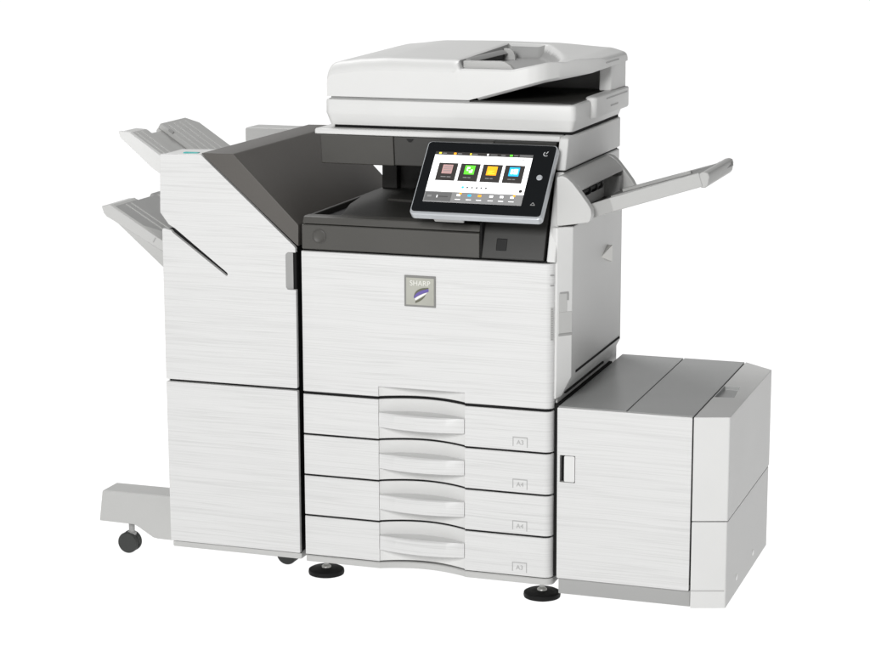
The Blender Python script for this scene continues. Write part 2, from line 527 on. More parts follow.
# latch on the angled corner
cdir = Vector((0.0285, 0.0325, 0)).normalized(); cn = Vector((0.0325, -0.0285, 0)).normalized()
def cornerT(s, z):
    o = Vector((0.6035, 0.015, z)) + cdir*s
    return Matrix((( cdir.x, -cn.x, 0, o.x), (cdir.y, -cn.y, 0, o.y), (0, 0, 1, o.z), (0, 0, 0, 1)))
lt = MB()
T = cornerT(0.006, 0.655)
lt.box(0.000, 0.022, -0.0012, 0.004, 0.040, 0.082, M_LGREY, T)
lt.box(0.003, 0.026, -0.0018, 0.004, 0.0815, 0.085, M_MGREY, T)
lt.box(0.022, 0.026, -0.0018, 0.004, 0.066, 0.0814, M_MGREY, T)
lt.box(0.000, 0.036, -0.0014, 0.004, -0.014, -0.0085, M_MGREY, T)
lt.box(0.000, 0.036, -0.0008, 0.004, -0.0084, 0.040, M_LGREY, T)
lt.build('latch', scv, bevel=0.0008)
# vents on the rounded edge of the front door
Tn = Matrix.Translation((0.5954, 0.0072, 0)) @ Matrix.Rotation(math.radians(48), 4, 'Z')
for z in (0.7790, 0.7560):
    MB().box(-0.0045, 0.0045, -0.0014, 0.004, z, z+0.0025, M_MGREY, Tn).build('vent_slot', door)
vt = MB().box(-0.0035, 0.0035, -0.0012, 0.004, 0.6330, 0.7080, M_LGREY, Tn)
for k in range(14):
    vt.box(-0.0025, 0.0025, -0.0018, 0.004, 0.6350+k*0.0052, 0.6376+k*0.0052, M_MGREY, Tn)
vt.build('vent_grille', door)

# badge on the front door
bd = MB()
bd.box(0.2515, 0.3265, -0.0022, 0.002, 0.6925, 0.7640, M_FRAME)
bd = bd.build('badge', door, bevel=0.0012)
em = MB()
em.box(0.2565, 0.3225, -0.0030, -0.0015, 0.6970, 0.7590, M_SILVER)
em.text('SHARP', 0.0165, Matrix.Translation((0.2895, -0.0031, 0.7465)) @ Matrix.Rotation(math.pi/2, 4, 'X'), M_LET, 0.0004)
def swoosh(pts_top, pts_bot, mt, y):
    P = pts_top + pts_bot[::-1]
    em.prism(P, 'y', y, y+0.0008, mt)
def curve(p0, p1, p2, n=12):
    return [((1-t)**2*p0[0] + 2*t*(1-t)*p1[0] + t*t*p2[0], (1-t)**2*p0[1] + 2*t*(1-t)*p1[1] + t*t*p2[1]) for t in [k/n for k in range(n+1)]]
swoosh(curve((0.2745, 0.7135), (0.276, 0.738), (0.310, 0.7375)), curve((0.2775, 0.7150), (0.281, 0.729), (0.310, 0.7355)), M_OLIVE, -0.0034)
swoosh(curve((0.2745, 0.7135), (0.280, 0.730), (0.310, 0.7350)), curve((0.2765, 0.7120), (0.288, 0.722), (0.310, 0.7285)), M_PURPLE, -0.0036)
swoosh(curve((0.2775, 0.7115), (0.289, 0.7210), (0.307, 0.7270)), curve((0.2790, 0.7080), (0.292, 0.7155), (0.304, 0.7235)), M_PALE, -0.0038)
swoosh(curve((0.2785, 0.7060), (0.294, 0.7140), (0.304, 0.7225)), curve((0.2780, 0.7010), (0.296, 0.7070), (0.303, 0.7205)), M_OLIVE, -0.0034)
em.build('emblem', bd)
# -- charcoal upper front: exit tray, console, soffit
tf = MB().prism([(0.0, 0.8125), (0.004, 0.8105), (0.06, 0.8105), (0.06, 0.868), (0.004, 0.868), (0.0, 0.866)], 'x', 0.0025, 0.4285, M_DARK)
tf = tf.build('exit_tray_front', cop, bevel=0.002)
lip = MB().prism([(0.003, 0.8698), (0.010, 0.8845), (0.017, 0.8862), (0.045, 0.8862), (0.045, 0.8698)], 'x', 0.0030, 0.4285, M_DARK)
lip.build('tray_lip', cop, bevel=0.002)
bt = MB().lathe([(0.0165, 0.0), (0.0165, -0.0016), (0.0145, -0.0026), (0.0135, -0.0016), (0.006, -0.0005), (0.001, -0.0002)], (0.0455, 0.0, 0.8415), M_DARK, axis='y', seg=36)
bt.build('round_button', tf, sharp=60)
MB().box(0.005, 0.583, 0.012, 0.5, 0.8075, 0.8112, M_GAP).build('tray_gap', cop)
xt = MB()
xt.box(0.0045, 0.44, 0.05, 0.535, 0.80, 0.872, M_BLACK)
xt.prism([(0.080, 0.047), (0.44, 0.047), (0.44, 0.525), (0.006, 0.525), (0.006, 0.40), (0.035, 0.22), (0.062, 0.12)], 'z', 0.868, 0.8865, M_DARK2)
xt.prism([(0.10, 0.30), (0.42, 0.24), (0.42, 0.52), (0.10, 0.52)], 'z', 0.880, 0.8925, M_DARK2)
xt.box(0.0045, 0.014, 0.047, 0.525, 0.86, 0.8855, M_DARK2)
xt.build('exit_tray', cop, bevel=0.003)
bw = MB()
bw.box(0.006, 0.58, 0.527, 0.572, 0.80, 1.066, M_DARK2)
bw.box(0.0150, 0.055, 0.500, 0.5275, 0.8866, 0.995, M_DARK2)
bw.build('rear_wall', cop, bevel=0.003)
so = MB()
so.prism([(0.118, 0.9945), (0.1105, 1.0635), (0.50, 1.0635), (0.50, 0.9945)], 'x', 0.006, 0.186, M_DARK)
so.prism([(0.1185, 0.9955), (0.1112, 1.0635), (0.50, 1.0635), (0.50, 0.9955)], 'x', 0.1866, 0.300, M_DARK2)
so.build('exit_soffit', cop, bevel=0.003)
MB().prism([(0.2180, 1.0585), (0.2360, 1.0585), (0.2300, 1.0515), (0.2240, 1.0515)], 'y', 0.1105, 0.13, M_BLACK).build('dark_notch', cop)
cn_ = MB()
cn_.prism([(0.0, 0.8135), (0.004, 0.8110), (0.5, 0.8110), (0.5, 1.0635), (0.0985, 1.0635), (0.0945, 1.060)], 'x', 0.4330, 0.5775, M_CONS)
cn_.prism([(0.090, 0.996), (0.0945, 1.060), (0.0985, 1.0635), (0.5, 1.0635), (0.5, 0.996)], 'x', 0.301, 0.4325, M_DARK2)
cn_ = cn_.build('console', cop, bevel=0.0035)
MB().box(0.4285, 0.4330, 0.006, 0.2, 0.8112, 0.93, M_GAP).build('console_seam', cop)
# slanted recess above the screen and the small sensor
def slantT(x, z):   # point on the leaning console face
    y = 0.0945*(z-0.8135)/(1.060-0.8135)
    t = math.atan2(0.0945, 0.2465)
    return Matrix.Translation((x, y, z)) @ Matrix.Rotation(-t, 4, 'X')
rc = MB().box(-0.135, 0.118, -0.0016, 0.01, -0.016, 0.014, M_BLACK, slantT(0.445, 1.0405))
rc.build('recess_strip', cn_, bevel=0.001)
MB().box(-0.0125, 0.0125, -0.0012, 0.01, -0.014, 0.014, M_BLACK, slantT(0.4775, 0.8425)).build('sensor_window', cn_, bevel=0.002)

# -- tilted touch-screen panel
PT = 0.7346; PY = -0.0132
PM = Matrix.Translation((0.4386, 0.0, 0.9879)) @ Matrix.Rotation(PY, 4, 'Z') @ Matrix.Rotation(-PT, 4, 'X')
# local frame: x along the panel, z up the face, -y towards the viewer
def rrect(x0, x1, z0, z1, r, n=5):
    P = []
    for cx, cz, a0 in ((x1-r, z1-r, 0), (x0+r, z1-r, 90), (x0+r, z0+r, 180), (x1-r, z0+r, 270)):
        for k in range(n+1):
            t = math.radians(a0+90*k/n)
            P.append((cx+r*math.cos(t), cz+r*math.sin(t)))
    return P
pn = MB().prism(rrect(-0.1525, 0.1525, -0.099, 0.099, 0.010), 'y', 0.0, 0.020, M_RIM, PM)
pn = pn.build('control_panel', cop, bevel=0.003)
gl = MB().prism(rrect(-0.1495, 0.1495, -0.0915, 0.0965, 0.008), 'y', -0.0012, 0.004, M_GLASS, PM)
gl.build('glass_face', pn, bevel=0.0006)
scr = MB()
def el(x0, x1, z0, z1, mt, lay=1):
    y = -0.0012 - 0.0002*lay
    scr.quad([PM @ Vector((x0, y, z0)), PM @ Vector((x1, y, z0)), PM @ Vector((x1, y, z1)), PM @ Vector((x0, y, z1))], mt)
SX0, SX1 = -0.1275, 0.1005
el(SX0, SX1, -0.0655, 0.0700, S_WHITE, 1)
el(SX0, SX1, 0.0615, 0.0702, S_DARK, 2)
for x, mt, w in ((-0.119, S_YEL, 0.006), (-0.084, S_ORANGE, 0.006), (-0.046, S_YEL, 0.004), (-0.006, S_WHITE, 0.004), (0.047, S_GREEN, 0.007)):
    el(x, x+w, 0.0635, 0.0682, mt, 3)
for x, w in ((-0.110, 0.009), (-0.075, 0.010), (-0.040, 0.012), (0.002, 0.016), (0.027, 0.010), (0.057, 0.009)):
    el(x, x+w, 0.0648, 0.0668, S_BAR, 3)
el(0.070, SX1, 0.0625, 0.0692, S_BAR2, 3)
el(0.071, 0.083, 0.0548, 0.0566, S_BAR2, 2); el(0.085, 0.088, 0.0548, 0.0566, S_BAR2, 2); el(0.093, 0.096, 0.0515, 0.0540, S_BAR2, 2)
for k, (x0, mt) in enumerate(((-0.1125, S_RED), (-0.0602, S_GREEN), (-0.0083, S_ORANGE), (0.0434, S_BLUE))):
    el(x0, x0+0.0455, -0.0078, 0.0400, S_DARK, 2)
    el(x0+0.0110, x0+0.0345, 0.0110, 0.0350, mt, 3)
    el(x0+0.0115, x0+0.0235 if k == 0 else x0+0.0205, 0.0012, 0.0034, S_BAR, 3)
    el(x0+0.0255 if k == 0 else x0+0.0225, x0+0.0350 if k == 0 else x0+0.029, 0.0012, 0.0034, S_BAR, 3)
# glyphs inside the coloured tiles
x0 = -0.1125
for q in range(5): el(x0+0.0135, x0+0.0325, 0.0145+q*0.004, 0.0160+q*0.004, S_BAR, 4)
x0 = -0.0602
el(x0+0.0160, x0+0.0230, 0.0205, 0.0305, S_WHITE, 4); el(x0+0.0225, x0+0.0300, 0.0155, 0.0240, S_WHITE, 5); el(x0+0.0190, x0+0.0265, 0.0210, 0.0260, S_GREEN, 6)
x0 = -0.0083
el(x0+0.0150, x0+0.0310, 0.0150, 0.0166, S_YEL, 4); el(x0+0.0150, x0+0.0250, 0.0185, 0.0200, S_YEL, 4); el(x0+0.0150, x0+0.0285, 0.0220, 0.0233, S_YEL, 4)
x0 = 0.0434
el(x0+0.0150, x0+0.0205, 0.0165, 0.0290, S_WHITE, 4); el(x0+0.0222, x0+0.0312, 0.0165, 0.0300, S_WHITE, 4); el(x0+0.0240, x0+0.0295, 0.0185, 0.0200, S_BLUE, 5); el(x0+0.0240, x0+0.0295, 0.0225, 0.0240, S_BLUE, 5); el(x0+0.0240, x0+0.0295, 0.0263, 0.0278, S_BLUE, 5)
def disc(cx, cz, r, mt, lay=2, n=14):
    y = -0.0012 - 0.0002*lay
    vs = [PM @ Vector((cx + r*math.cos(2*math.pi*k/n), y, cz + r*math.sin(2*math.pi*k/n))) for k in range(n)]
    scr.quad(vs, mt)
for k in range(6): disc(-0.0430+k*0.0108, -0.0240, 0.0026 if k else 0.0032, S_BLUE if k == 0 else S_BAR2)
disc(0.0915, -0.0280, 0.0042, S_DARK)
el(SX0, SX1, -0.0655, -0.0375, S_BAR, 2)
el(SX0+0.002, -0.0640, -0.0630, -0.0400, S_BAR2, 3)
el(-0.1200, -0.1100, -0.0530, -0.0475, S_BAR, 4); el(-0.0980, -0.0960, -0.0540, -0.0475, S_WHITE, 4); el(-0.0930, -0.0720, -0.0515, -0.0500, S_DARK, 4)
for x, mt in ((-0.048, S_WHITE), (-0.0225, S_BLUE), (0.001, S_ORANGE), (0.028, S_WHITE), (0.052, S_WHITE), (0.076, S_WHITE)):
    el(x-0.004, x+0.004, -0.0480, -0.0425, mt, 3)
    el(x-0.006, x+0.006, -0.0575, -0.0560, S_WHITE, 3)
for x in (-0.044, 0.080): disc(x, -0.0415, 0.0028, S_ORANGE, 4)
scr.build('screen', pn)
kb = MB()
def key(cx, cz, r, mt):
    T = PM @ Matrix.Translation((cx, -0.0012, cz))
    n = 20; A_ = [kb.bm.verts.new(T @ Vector((r*math.cos(2*math.pi*k/n), 0, r*math.sin(2*math.pi*k/n)))) for k in range(n)]
    B_ = [kb.bm.verts.new(T @ Vector((.8*r*math.cos(2*math.pi*k/n), -0.0022, .8*r*math.sin(2*math.pi*k/n)))) for k in range(n)]
    i = kb.mi(mt)
    for k in range(n):
        q = kb.bm.faces.new((A_[k], A_[(k+1) % n], B_[(k+1) % n], B_[k])); q.material_index = i
    q = kb.bm.faces.new(B_); q.material_index = i
key(0.1268, 0.0108, 0.0072, M_RIM)
kb.build('home_key', pn); kb = MB()
M_KEYLINE = mat('key_print', (0.55, 0.56, 0.57), 0.4)
# power arc and a house-like mark printed on the glass
for k in range(9):
    t0, t1 = math.radians(120 + k*22), math.radians(120 + (k+1)*22)
    kb.quad([PM @ Vector((0.1290 + r*math.cos(t), -0.0016, 0.0740 + r*math.sin(t))) for r, t in ((0.0062, t0), (0.0062, t1), (0.0046, t1), (0.0046, t0))], M_KEYLINE)
kb.quad([PM @ Vector((0.1290+a_, -0.0016, 0.0740+b_)) for a_, b_ in ((-0.0008, 0.0005), (0.0012, 0.0005), (0.0050, 0.0068), (0.0030, 0.0068))], M_KEYLINE)
kb.build('power_key', pn); kb = MB()
for a_, b_, c_, d_ in ((-0.005, -0.003, 0.0, 0.004), (0.005, -0.003, 0.0, 0.004), (-0.005, -0.003, 0.005, -0.003)):
    dv = Vector((c_-a_, 0, d_-b_)).normalized(); nv = Vector((-dv.z, 0, dv.x))*0.0006
    p, q2 = Vector((0.1262+a_, -0.0016, -0.0600+b_)), Vector((0.1262+c_, -0.0016, -0.0600+d_))
    kb.quad([PM @ (p+nv), PM @ (q2+nv), PM @ (q2-nv), PM @ (p-nv)], M_INK)
kb.build('indicator_mark', pn)
ns = MB().box(-0.13, 0.135, 0.0185, 0.0195+0.012, -0.085, 0.08, M_DARK2, PM)
ns.box(-0.03, 0.10, 0.025, 0.075, -0.03, 0.06, M_DARK2, PM)
ns.box(-0.100, -0.030, 0.012, 0.030, -0.0985, -0.088, M_MGREY, PM)
ns.build('panel_bracket', pn, bevel=0.003)

# ------------------------------------------------------------------ document lid + feeder
ld = MB()
ld.loft([rr(0.020, 0.602, 0.138, 0.580, 0.012, 1.0838), rr(0.0125, 0.6095, 0.1312, 0.585, 0.014, 1.1075),
         rr(0.0112, 0.6110, 0.1300, 0.585, 0.014, 1.1105), rr(0.0112, 0.6110, 0.1300, 0.585, 0.014, 1.1385),
         rr(0.0125, 0.6097, 0.1313, 0.584, 0.0135, 1.1420), rr(0.0165, 0.6057, 0.1353, 0.580, 0.012, 1.1440)], M_WHITE)
ld = ld.build('scanner_lid', cop, sharp=40)
sd_ = MB().loft([rr(0.596, 0.622, 0.27, 0.584, 0.012, 1.1020), rr(0.596, 0.624, 0.268, 0.585, 0.012, 1.1060), rr(0.596, 0.624, 0.268, 0.585, 0.012, 1.1480), rr(0.598, 0.6215, 0.271, 0.583, 0.011, 1.1505)], M_WHITE)
sd_.box(0.6230, 0.6246, 0.36, 0.56, 1.138, 1.1415, M_MGREY)
sd_.box(0.6230, 0.6246, 0.40, 0.47, 1.118, 1.1215, M_MGREY)
sd_.build('lid_hinge_cover', ld, sharp=40)
MB().box(0.024, 0.36, 0.140, 0.575, 1.142, 1.150, M_MGREY).build('feeder_gap', cop)
ot = MB().prism([(0.36, 1.1435), (0.600, 1.1435), (0.600, 1.1462), (0.55, 1.1475), (0.36, 1.1475)], 'y', 0.145, 0.57, M_DARK2)
ot.build('output_tray', cop)

def interp(x, tab):
    if x <= tab[0][0]: return tab[0][1]
    for (a0, b0), (a1, b1) in zip(tab, tab[1:]):
        if x <= a1:
            t = (x-a0)/(a1-a0); t = t*t*(3-2*t)*0.5 + t*0.5
            return b0 + (b1-b0)*t
    return tab[-1][1]
FRONT = [(0.01, 1.2225), (0.05, 1.230), (0.10, 1.2360), (0.16, 1.2395), (0.30, 1.2385), (0.45, 1.2385), (0.62, 1.2350)]
BACK = [(0.0, 1.2290), (0.07, 1.2425), (0.16, 1.2520), (0.29, 1.2535), (0.44, 1.2515), (0.575, 1.2430), (0.62, 1.232)]
def sstep(a_, b_, v):
    t = max(0, min(1, (v-a_)/(b_-a_))); return t*t*(3-2*t)
AX0, AX1, AY0, AY1 = 0.0165, 0.6170, 0.1310, 0.588
def zbot(x):
    return interp_lin(x, [(0.0, 1.1495), (0.362, 1.1495), (0.507, 1.1900), (0.532, 1.1968), (0.577, 1.2040), (0.600, 1.2080), (0.612, 1.2130), (0.62, 1.2160)])
def yfront(x):
    return interp_lin(x, [(0.0, 0.131), (0.455, 0.131), (0.480, 0.1325), (0.500, 0.137), (0.518, 0.146), (0.534, 0.161), (0.557, 0.201), (0.579, 0.250), (0.599, 0.302), (0.611, 0.345), (0.617, 0.385), (0.62, 0.40)])
def interp_lin(x, tab):
    for (a0, b0), (a1, b1) in zip(tab, tab[1:]):
        if x <= a1: return b0 + (b1-b0)*(x-a0)/(a1-a0)
    return tab[-1][1]
def ztop(x, y):
    t = (y-0.16)/(0.58-0.16)
    z = interp(x, FRONT)*(1-t) + interp(x, BACK)*t
    def edge(d, r):
        if d >= r: return 0
        return r - math.sqrt(max(0, r*r-(r-d)**2))
    xr = 0.548 if y < 0.238 else 0.548 - 0.118*((y-0.238)/0.292)**1.3
    m_ = sstep(0.331, 0.3425, x)*(1-sstep(0.522, 0.533, y))*(1-sstep(xr-0.022, xr+0.006, x)*sstep(0.19, 0.25, y))
    bed = interp_lin(x, [(0.0, 1.2195), (0.462, 1.2195), (0.500, 1.2275), (0.530, 1.2345), (0.556, 1.2385), (0.62, 1.2370)])
    bed = 1.2185 + (bed-1.2185)*(1-0.75*sstep(0.17, 0.26, y))
    bed -= 0.003*sstep(0.176, 0.186, y)*(1-sstep(0.46, 0.52, x))
    z = z*(1-m_) + min(z, bed)*m_
    rf = 0.026*(1-sstep(0.325, 0.345, x)) + 0.005
    z -= min(edge(y-yfront(x), rf), 0.026) + edge(x-AX0, 0.014) + 0.8*edge(AX1-x, 0.010) + edge(AY1-y, 0.010)
    return z
def axis(a_, b_, n, er):
    base = [a_ + (b_-a_)*k/n for k in range(n+1)]
    ex = [0, 0.0003, 0.001, 0.002, 0.0035, 0.006, 0.009, 0.013, 0.018]
    s_ = set(round(v, 5) for v in base) | set(round(a_+q, 5) for q in ex) | set(round(b_-q, 5) for q in ex)
    return sorted(s_)
GX = sorted(set(axis(AX0, AX1, 110, 0)) | {round(0.333+0.001*k, 5) for k in range(0, 13)})
GY = sorted(set(axis(AY0, AY1, 110, 0)) | {round(0.520+0.0012*k, 5) for k in range(0, 14)})
def ypos(x, y):
    a0 = yfront(x)
    t = (y-AY0)/(AY1-AY0)
    return y + (a0-AY0)*(1-t)**1.6
ad = MB(); iw = ad.mi(M_WHITE); ig = ad.mi(M_MGREY); idk = ad.mi(M_DARK2)
TV = [[ad.bm.verts.new((x, ypos(x, y), ztop(x, ypos(x, y)))) for x in GX] for y in GY]
def grey_here(x, y):
    if not (0.3335 < x < 0.56 and 0.152 < y < 0.530): return False
    if y < 0.238: return x < 0.462 + (0.542-0.462)*(y-0.152)/(0.238-0.152)
    return x < 0.542 - 0.118*((y-0.238)/0.292)**1.3
for r in range(len(GY)-1):
    for c in range(len(GX)-1):
        q = ad.bm.faces.new((TV[r][c], TV[r][c+1], TV[r+1][c+1], TV[r+1][c]))
        q.material_index = ig if grey_here((GX[c]+GX[c+1])/2, ypos(GX[c], (GY[r]+GY[r+1])/2)) else iw
BV = [[ad.bm.verts.new((x, ypos(x, y), min(zbot(x), ztop(x, ypos(x, y))-0.003))) for x in GX] for y in (AY0+0.0, AY1)]
# front lower edge of the lifted tray is rounded under
MV = [ad.bm.verts.new((x, yfront(x)+0.012, min(zbot(x), ztop(x, yfront(x))-0.003) - (0.006 if x > 0.38 else 0.0))) for x in GX]
for c in range(len(GX)-1):
    for quad_, mi_ in (((BV[0][c], BV[0][c+1], TV[0][c+1], TV[0][c]), iw), ((BV[0][c+1], BV[0][c], MV[c], MV[c+1]), iw),
                       ((MV[c], BV[1][c], BV[1][c+1], MV[c+1]), idk if GX[c] > 0.36 else iw), ((BV[1][c+1], BV[1][c], TV[-1][c], TV[-1][c+1]), iw)):
        q = ad.bm.faces.new(quad_); q.material_index = mi_
q = ad.bm.faces.new([TV[r][0] for r in range(len(GY))][::-1] + [BV[0][0], MV[0], BV[1][0]]); q.material_index = iw
q = ad.bm.faces.new([TV[r][-1] for r in range(len(GY))] + [BV[1][-1], MV[-1], BV[0][-1]]); q.material_index = iw
ad = ad.build('document_feeder', cop, sharp=40)
MB().prism([(0.30, 1.1495), (0.362, 1.1470), (0.372, 1.1500)], 'y', 0.150, 0.57, M_BLACK).build('feeder_throat', ad)
# paper guides and the throat flap
g1 = MB().prism([(0.339, 1.2130), (0.339, 1.2355), (0.425, 1.2365), (0.437, 1.2345), (0.449, 1.2285), (0.461, 1.2150), (0.461, 1.2130)], 'y', 0.1600, 0.1745, M_LGREY)
g1.build('paper_guide', ad, bevel=0.002)
g2 = MB().prism([(0.340, 1.212), (0.340, 1.2430), (0.356, 1.2420), (0.364, 1.236), (0.368, 1.226), (0.369, 1.212)], 'y', 0.470, 0.482, M_LGREY)
g2.build('paper_guide', ad, bevel=0.002)
MB().box(0.334, 0.3435, 0.19, 0.465, 1.2160, 1.2300, M_BLACK).build('feed_slot', ad)
fl_ = MB().prism([(0.333, 1.2300), (0.336, 1.2400), (0.3445, 1.2375), (0.3520, 1.2305)], 'y', 0.19, 0.466, M_MGREY)
fl_.build('feed_flap', ad, bevel=0.0015)
po = MB().prism([(0.585, 0.440), (0.612, 0.448), (0.616, 0.47), (0.616, 0.575), (0.60, 0.587), (0.585, 0.587)], 'z', 1.150, 1.222, M_WHITE)
po.build('feeder_post', ad, bevel=0.003)
MB().box(0.37, 0.586, 0.52, 0.58, 1.146, 1.20, M_MGREY).build('feeder_back_wall', ad)
MB().box(0.6150, 0.6180, 0.38, 0.50, 1.2195, 1.2225, M_MGREY).build('edge_slot', ad)

# ------------------------------------------------------------------ bypass feeder on the right side
bh = MB()
CH = [(0.600, 0.998), (0.612, 1.0005), (0.622, 0.998), (0.636, 0.986), (0.655, 0.963), (0.671, 0.942), (0.679, 0.928), (0.6800, 0.915), (0.677, 0.903), (0.672, 0.899), (0.608, 0.889), (0.600, 0.889)]
bh.prism(CH, 'y', 0.020, 0.046, M_CHEEK)
bh = bh.build('bypass_housing', cop, bevel=0.005)
ck = MB().prism([(x, z) for x, z in CH], 'y', 0.428, 0.452, M_LGREY)
ck.build('rear_cheek', bh, bevel=0.004)
hd = MB().prism([(0.600, 0.998), (0.613, 0.9995), (0.630, 0.990), (0.646, 0.974), (0.650, 0.966), (0.644, 0.962), (0.625, 0.962), (0.600, 0.962)], 'y', 0.0465, 0.4275, M_LGREY)
hd.build('feed_hood', bh, bevel=0.0025)
cv = MB().box(0.600, 0.612, 0.0465, 0.4275, 0.89, 0.961, M_LGREY)
cv.box(0.612, 0.640, 0.0465, 0.4275, 0.89, 0.905, M_DARK2)
cv.box(0.6120, 0.650, 0.395, 0.4270, 0.9055, 0.955, M_MGREY)
cv.build('feed_mouth', bh)
for k, y in enumerate((0.085, 0.145, 0.205, 0.25)):
    MB().lathe([(0.010, -0.011), (0.012, -0.009), (0.012, 0.009), (0.010, 0.011)], (0.634, y, 0.9545), M_RUB, axis='y', seg=20).build('pickup_roller', bh, sharp=50)
MB().box(0.612, 0.644, 0.06, 0.27, 0.9535, 0.9600, M_BLACK).build('roller_shaft', bh)
# tray: local frame with x along the slope
TA = math.radians(17.2)
TT = Matrix.Translation((0.648, 0, 0.9085)) @ Matrix.Rotation(-TA, 4, 'Y')
bp_ = MB()
bp_.prism([(0.0, 0.050), (0.060, 0.100), (0.262, 0.1300), (0.272, 0.140), (0.285, 0.39), (0.275, 0.402), (0.055, 0.412), (0.0, 0.424)], 'z', -0.002, 0.0105, M_TBED, TT)
bp_ = bp_.build('bypass_tray', cop, bevel=0.003)
rm = MB()
rm.prism([(0.010, 0.052), (0.062, 0.096), (0.2640, 0.1260), (0.2640, 0.1350), (0.060, 0.106), (0.010, 0.066)], 'z', -0.012, 0.0195, M_TRAY, TT)
rm.build('tray_rim', bp_, bevel=0.002)
rm = MB().prism([(0.05, 0.405), (0.268, 0.392), (0.268, 0.4025), (0.05, 0.416)], 'z', -0.010, 0.0130, M_MGREY, TT)
rm.build('tray_rim', bp_, bevel=0.002)
en = MB().prism([(0.258, -0.0135), (0.2600, 0.0150), (0.266, 0.0185), (0.277, 0.0180), (0.284, 0.0130), (0.284, 0.0050), (0.276, -0.0120), (0.268, -0.0165)], 'y', 0.1275, 0.4020, M_TRAY, TT)
en.build('tray_end', bp_, bevel=0.003)
gr = MB().box(0.222, 0.2560, 0.150, 0.158, 0.010, 0.0135, M_MGREY, TT)
gr.build('tray_stop', bp_)
MB().box(0.2560, 0.2605, 0.145, 0.385, 0.0100, 0.0158, M_DARK, TT).build('tray_slit', bp_)
MB().prism([(0.03, 0.22), (0.20, 0.20), (0.20, 0.215), (0.03, 0.245)], 'z', 0.010, 0.0150, M_LGREY, TT).build('tray_rib', bp_, bevel=0.001)
MB().prism([(0.03, 0.33), (0.20, 0.32), (0.20, 0.333), (0.03, 0.350)], 'z', 0.010, 0.0170, M_LGREY, TT).build('tray_rib', bp_, bevel=0.001)

# ================================================================== FINISHER (left)
fin = thing('paper_finisher', (-0.18, 0.3, 0), 'white two-door paper finisher with sloped charcoal cover, at the left of the copier', 'paper finisher')
XL, XR = -0.3500, -0.0140
fb = MB()
fb.box(XL+0.006, XR-0.002, 0.010, 0.62, 0.085, 0.800, M_GAP)
fb.box(XL+0.006, -0.200, 0.010, 0.62, 0.799, 0.838, M_GAP)
fb.build('inner_body', fin)
MB().box(XL+0.002, XL+0.0055, 0.014, 0.62, 0.085, 0.82, M_LGREY).build('left_side_panel', fin)
# top housing under the ridge
tp = MB().prism([(XL+0.002, 0.862), (XL+0.002, 1.013), (XL+0.006, 1.0165), (-0.2485, 1.0195), (-0.2485, 0.862)], 'y', 0.0125, 0.105, M_WHITE)
tp.box(-0.340, -0.2300, 0.1055, 0.62, 0.838, 0.90, M_LGREY)
tp.box(-0.2440, -0.225, 0.02, 0.65, 0.838, 1.0, M_DARK2)
tp.build('top_housing', fin, bevel=0.003)
MB().box(-0.298, -0.262, 0.016, 0.030, 1.0180, 1.0206, M_TEAL).build('teal_mark', fin)
# upper door, outline with the slanting paper slot
U = [(XL+0.0015, 0.4815), (XL, 0.4835), (XL, 0.8390), (XL+0.003, 0.8425), (-0.3275, 0.8385), (-0.3228, 0.8330), (-0.1888, 0.7378), (-0.1860, 0.7385), (-0.1850, 0.7425), (-0.1872, 0.7455), (-0.3172, 0.8432),
     (-0.3330, 0.8520), (-0.3535, 0.8790), (-0.3540, 0.8830), (-0.3505, 1.0140), (-0.3480, 1.0165), (-0.2475, 1.0195), (XR-0.004, 0.8165), (XR, 0.8110), (XR, 0.8010),
     (-0.0330, 0.8010), (-0.0385, 0.7960), (-0.0385, 0.7190), (-0.0345, 0.7140), (XR, 0.7140), (XR, 0.4835), (XR-0.0015, 0.4815)]
ud = MB().prism(U, 'y', 0.0, 0.012, M_PANEL).build('upper_door', fin, bevel=0.0014, seg=2)
L = [(XL+0.003, 0.0835), (XL+0.0012, 0.0850), (XL, 0.4735), (XL+0.0015, 0.4755), (XR-0.0015, 0.4755), (XR, 0.4735), (XR+0.0005, 0.0850), (XR-0.001, 0.0835)]
ldr = MB().prism(L, 'y', 0.0, 0.012, M_PANEL).build('lower_door', fin, bevel=0.0014, seg=2)
# curved grip in the edge of the upper door
gp = MB(); i = gp.mi(M_MGREY)
cols = []
for k in range(9):
    t = k/8
    cols.append((-0.0385 + 0.0245*t, 0.001 + 0.0085*math.sin(math.pi*0.5*t)))
a_ = [gp.bm.verts.new((x, y, 0.7135)) for x, y in cols]; b_ = [gp.bm.verts.new((x, y, 0.8015)) for x, y in cols]
for k in range(5):  # surface stops short; black body behind stands in for the grip's shaded side
    q = gp.bm.faces.new((a_[k], a_[k+1], b_[k+1], b_[k])); q.material_index = i
gp.build('door_grip', ud)
# bottom rail
MB().box(XL+0.0035, XR+0.002, 0.006, 0.55, 0.0665, 0.0815, M_LGREY).build('bottom_rail', fin, bevel=0.0035)
# charcoal cover: flat ridge, 45 degree slope
cvr = MB().prism([(-0.2460, 1.0215), (-0.2425, 1.0225), (-0.168, 1.0235), (-0.1645, 1.0225), (-0.0080, 0.8670), (-0.0060, 0.8630), (-0.0070, 0.8165), (-0.0115, 0.8185)], 'y', 0.0012, 0.655, M_SLOPE)
cvr = cvr.build('sloped_cover', fin, bevel=0.0022)
# rear housing peeking over the ridge
rh = MB().prism([(-0.427, 0.88), (-0.427, 1.004), (-0.424, 1.008), (-0.20, 1.008), (-0.20, 0.88)], 'y', 0.665, 0.745, M_LGREY)
rh.build('rear_housing', fin, bevel=0.003)

# stacking trays on the far left
def stack_tray(zo, prof, y0, y1, notch0, notch1, xo, xn):
    mb = MB()
    mb.prism(prof, 'y', y0, notch0, M_TRAY)
    return mb
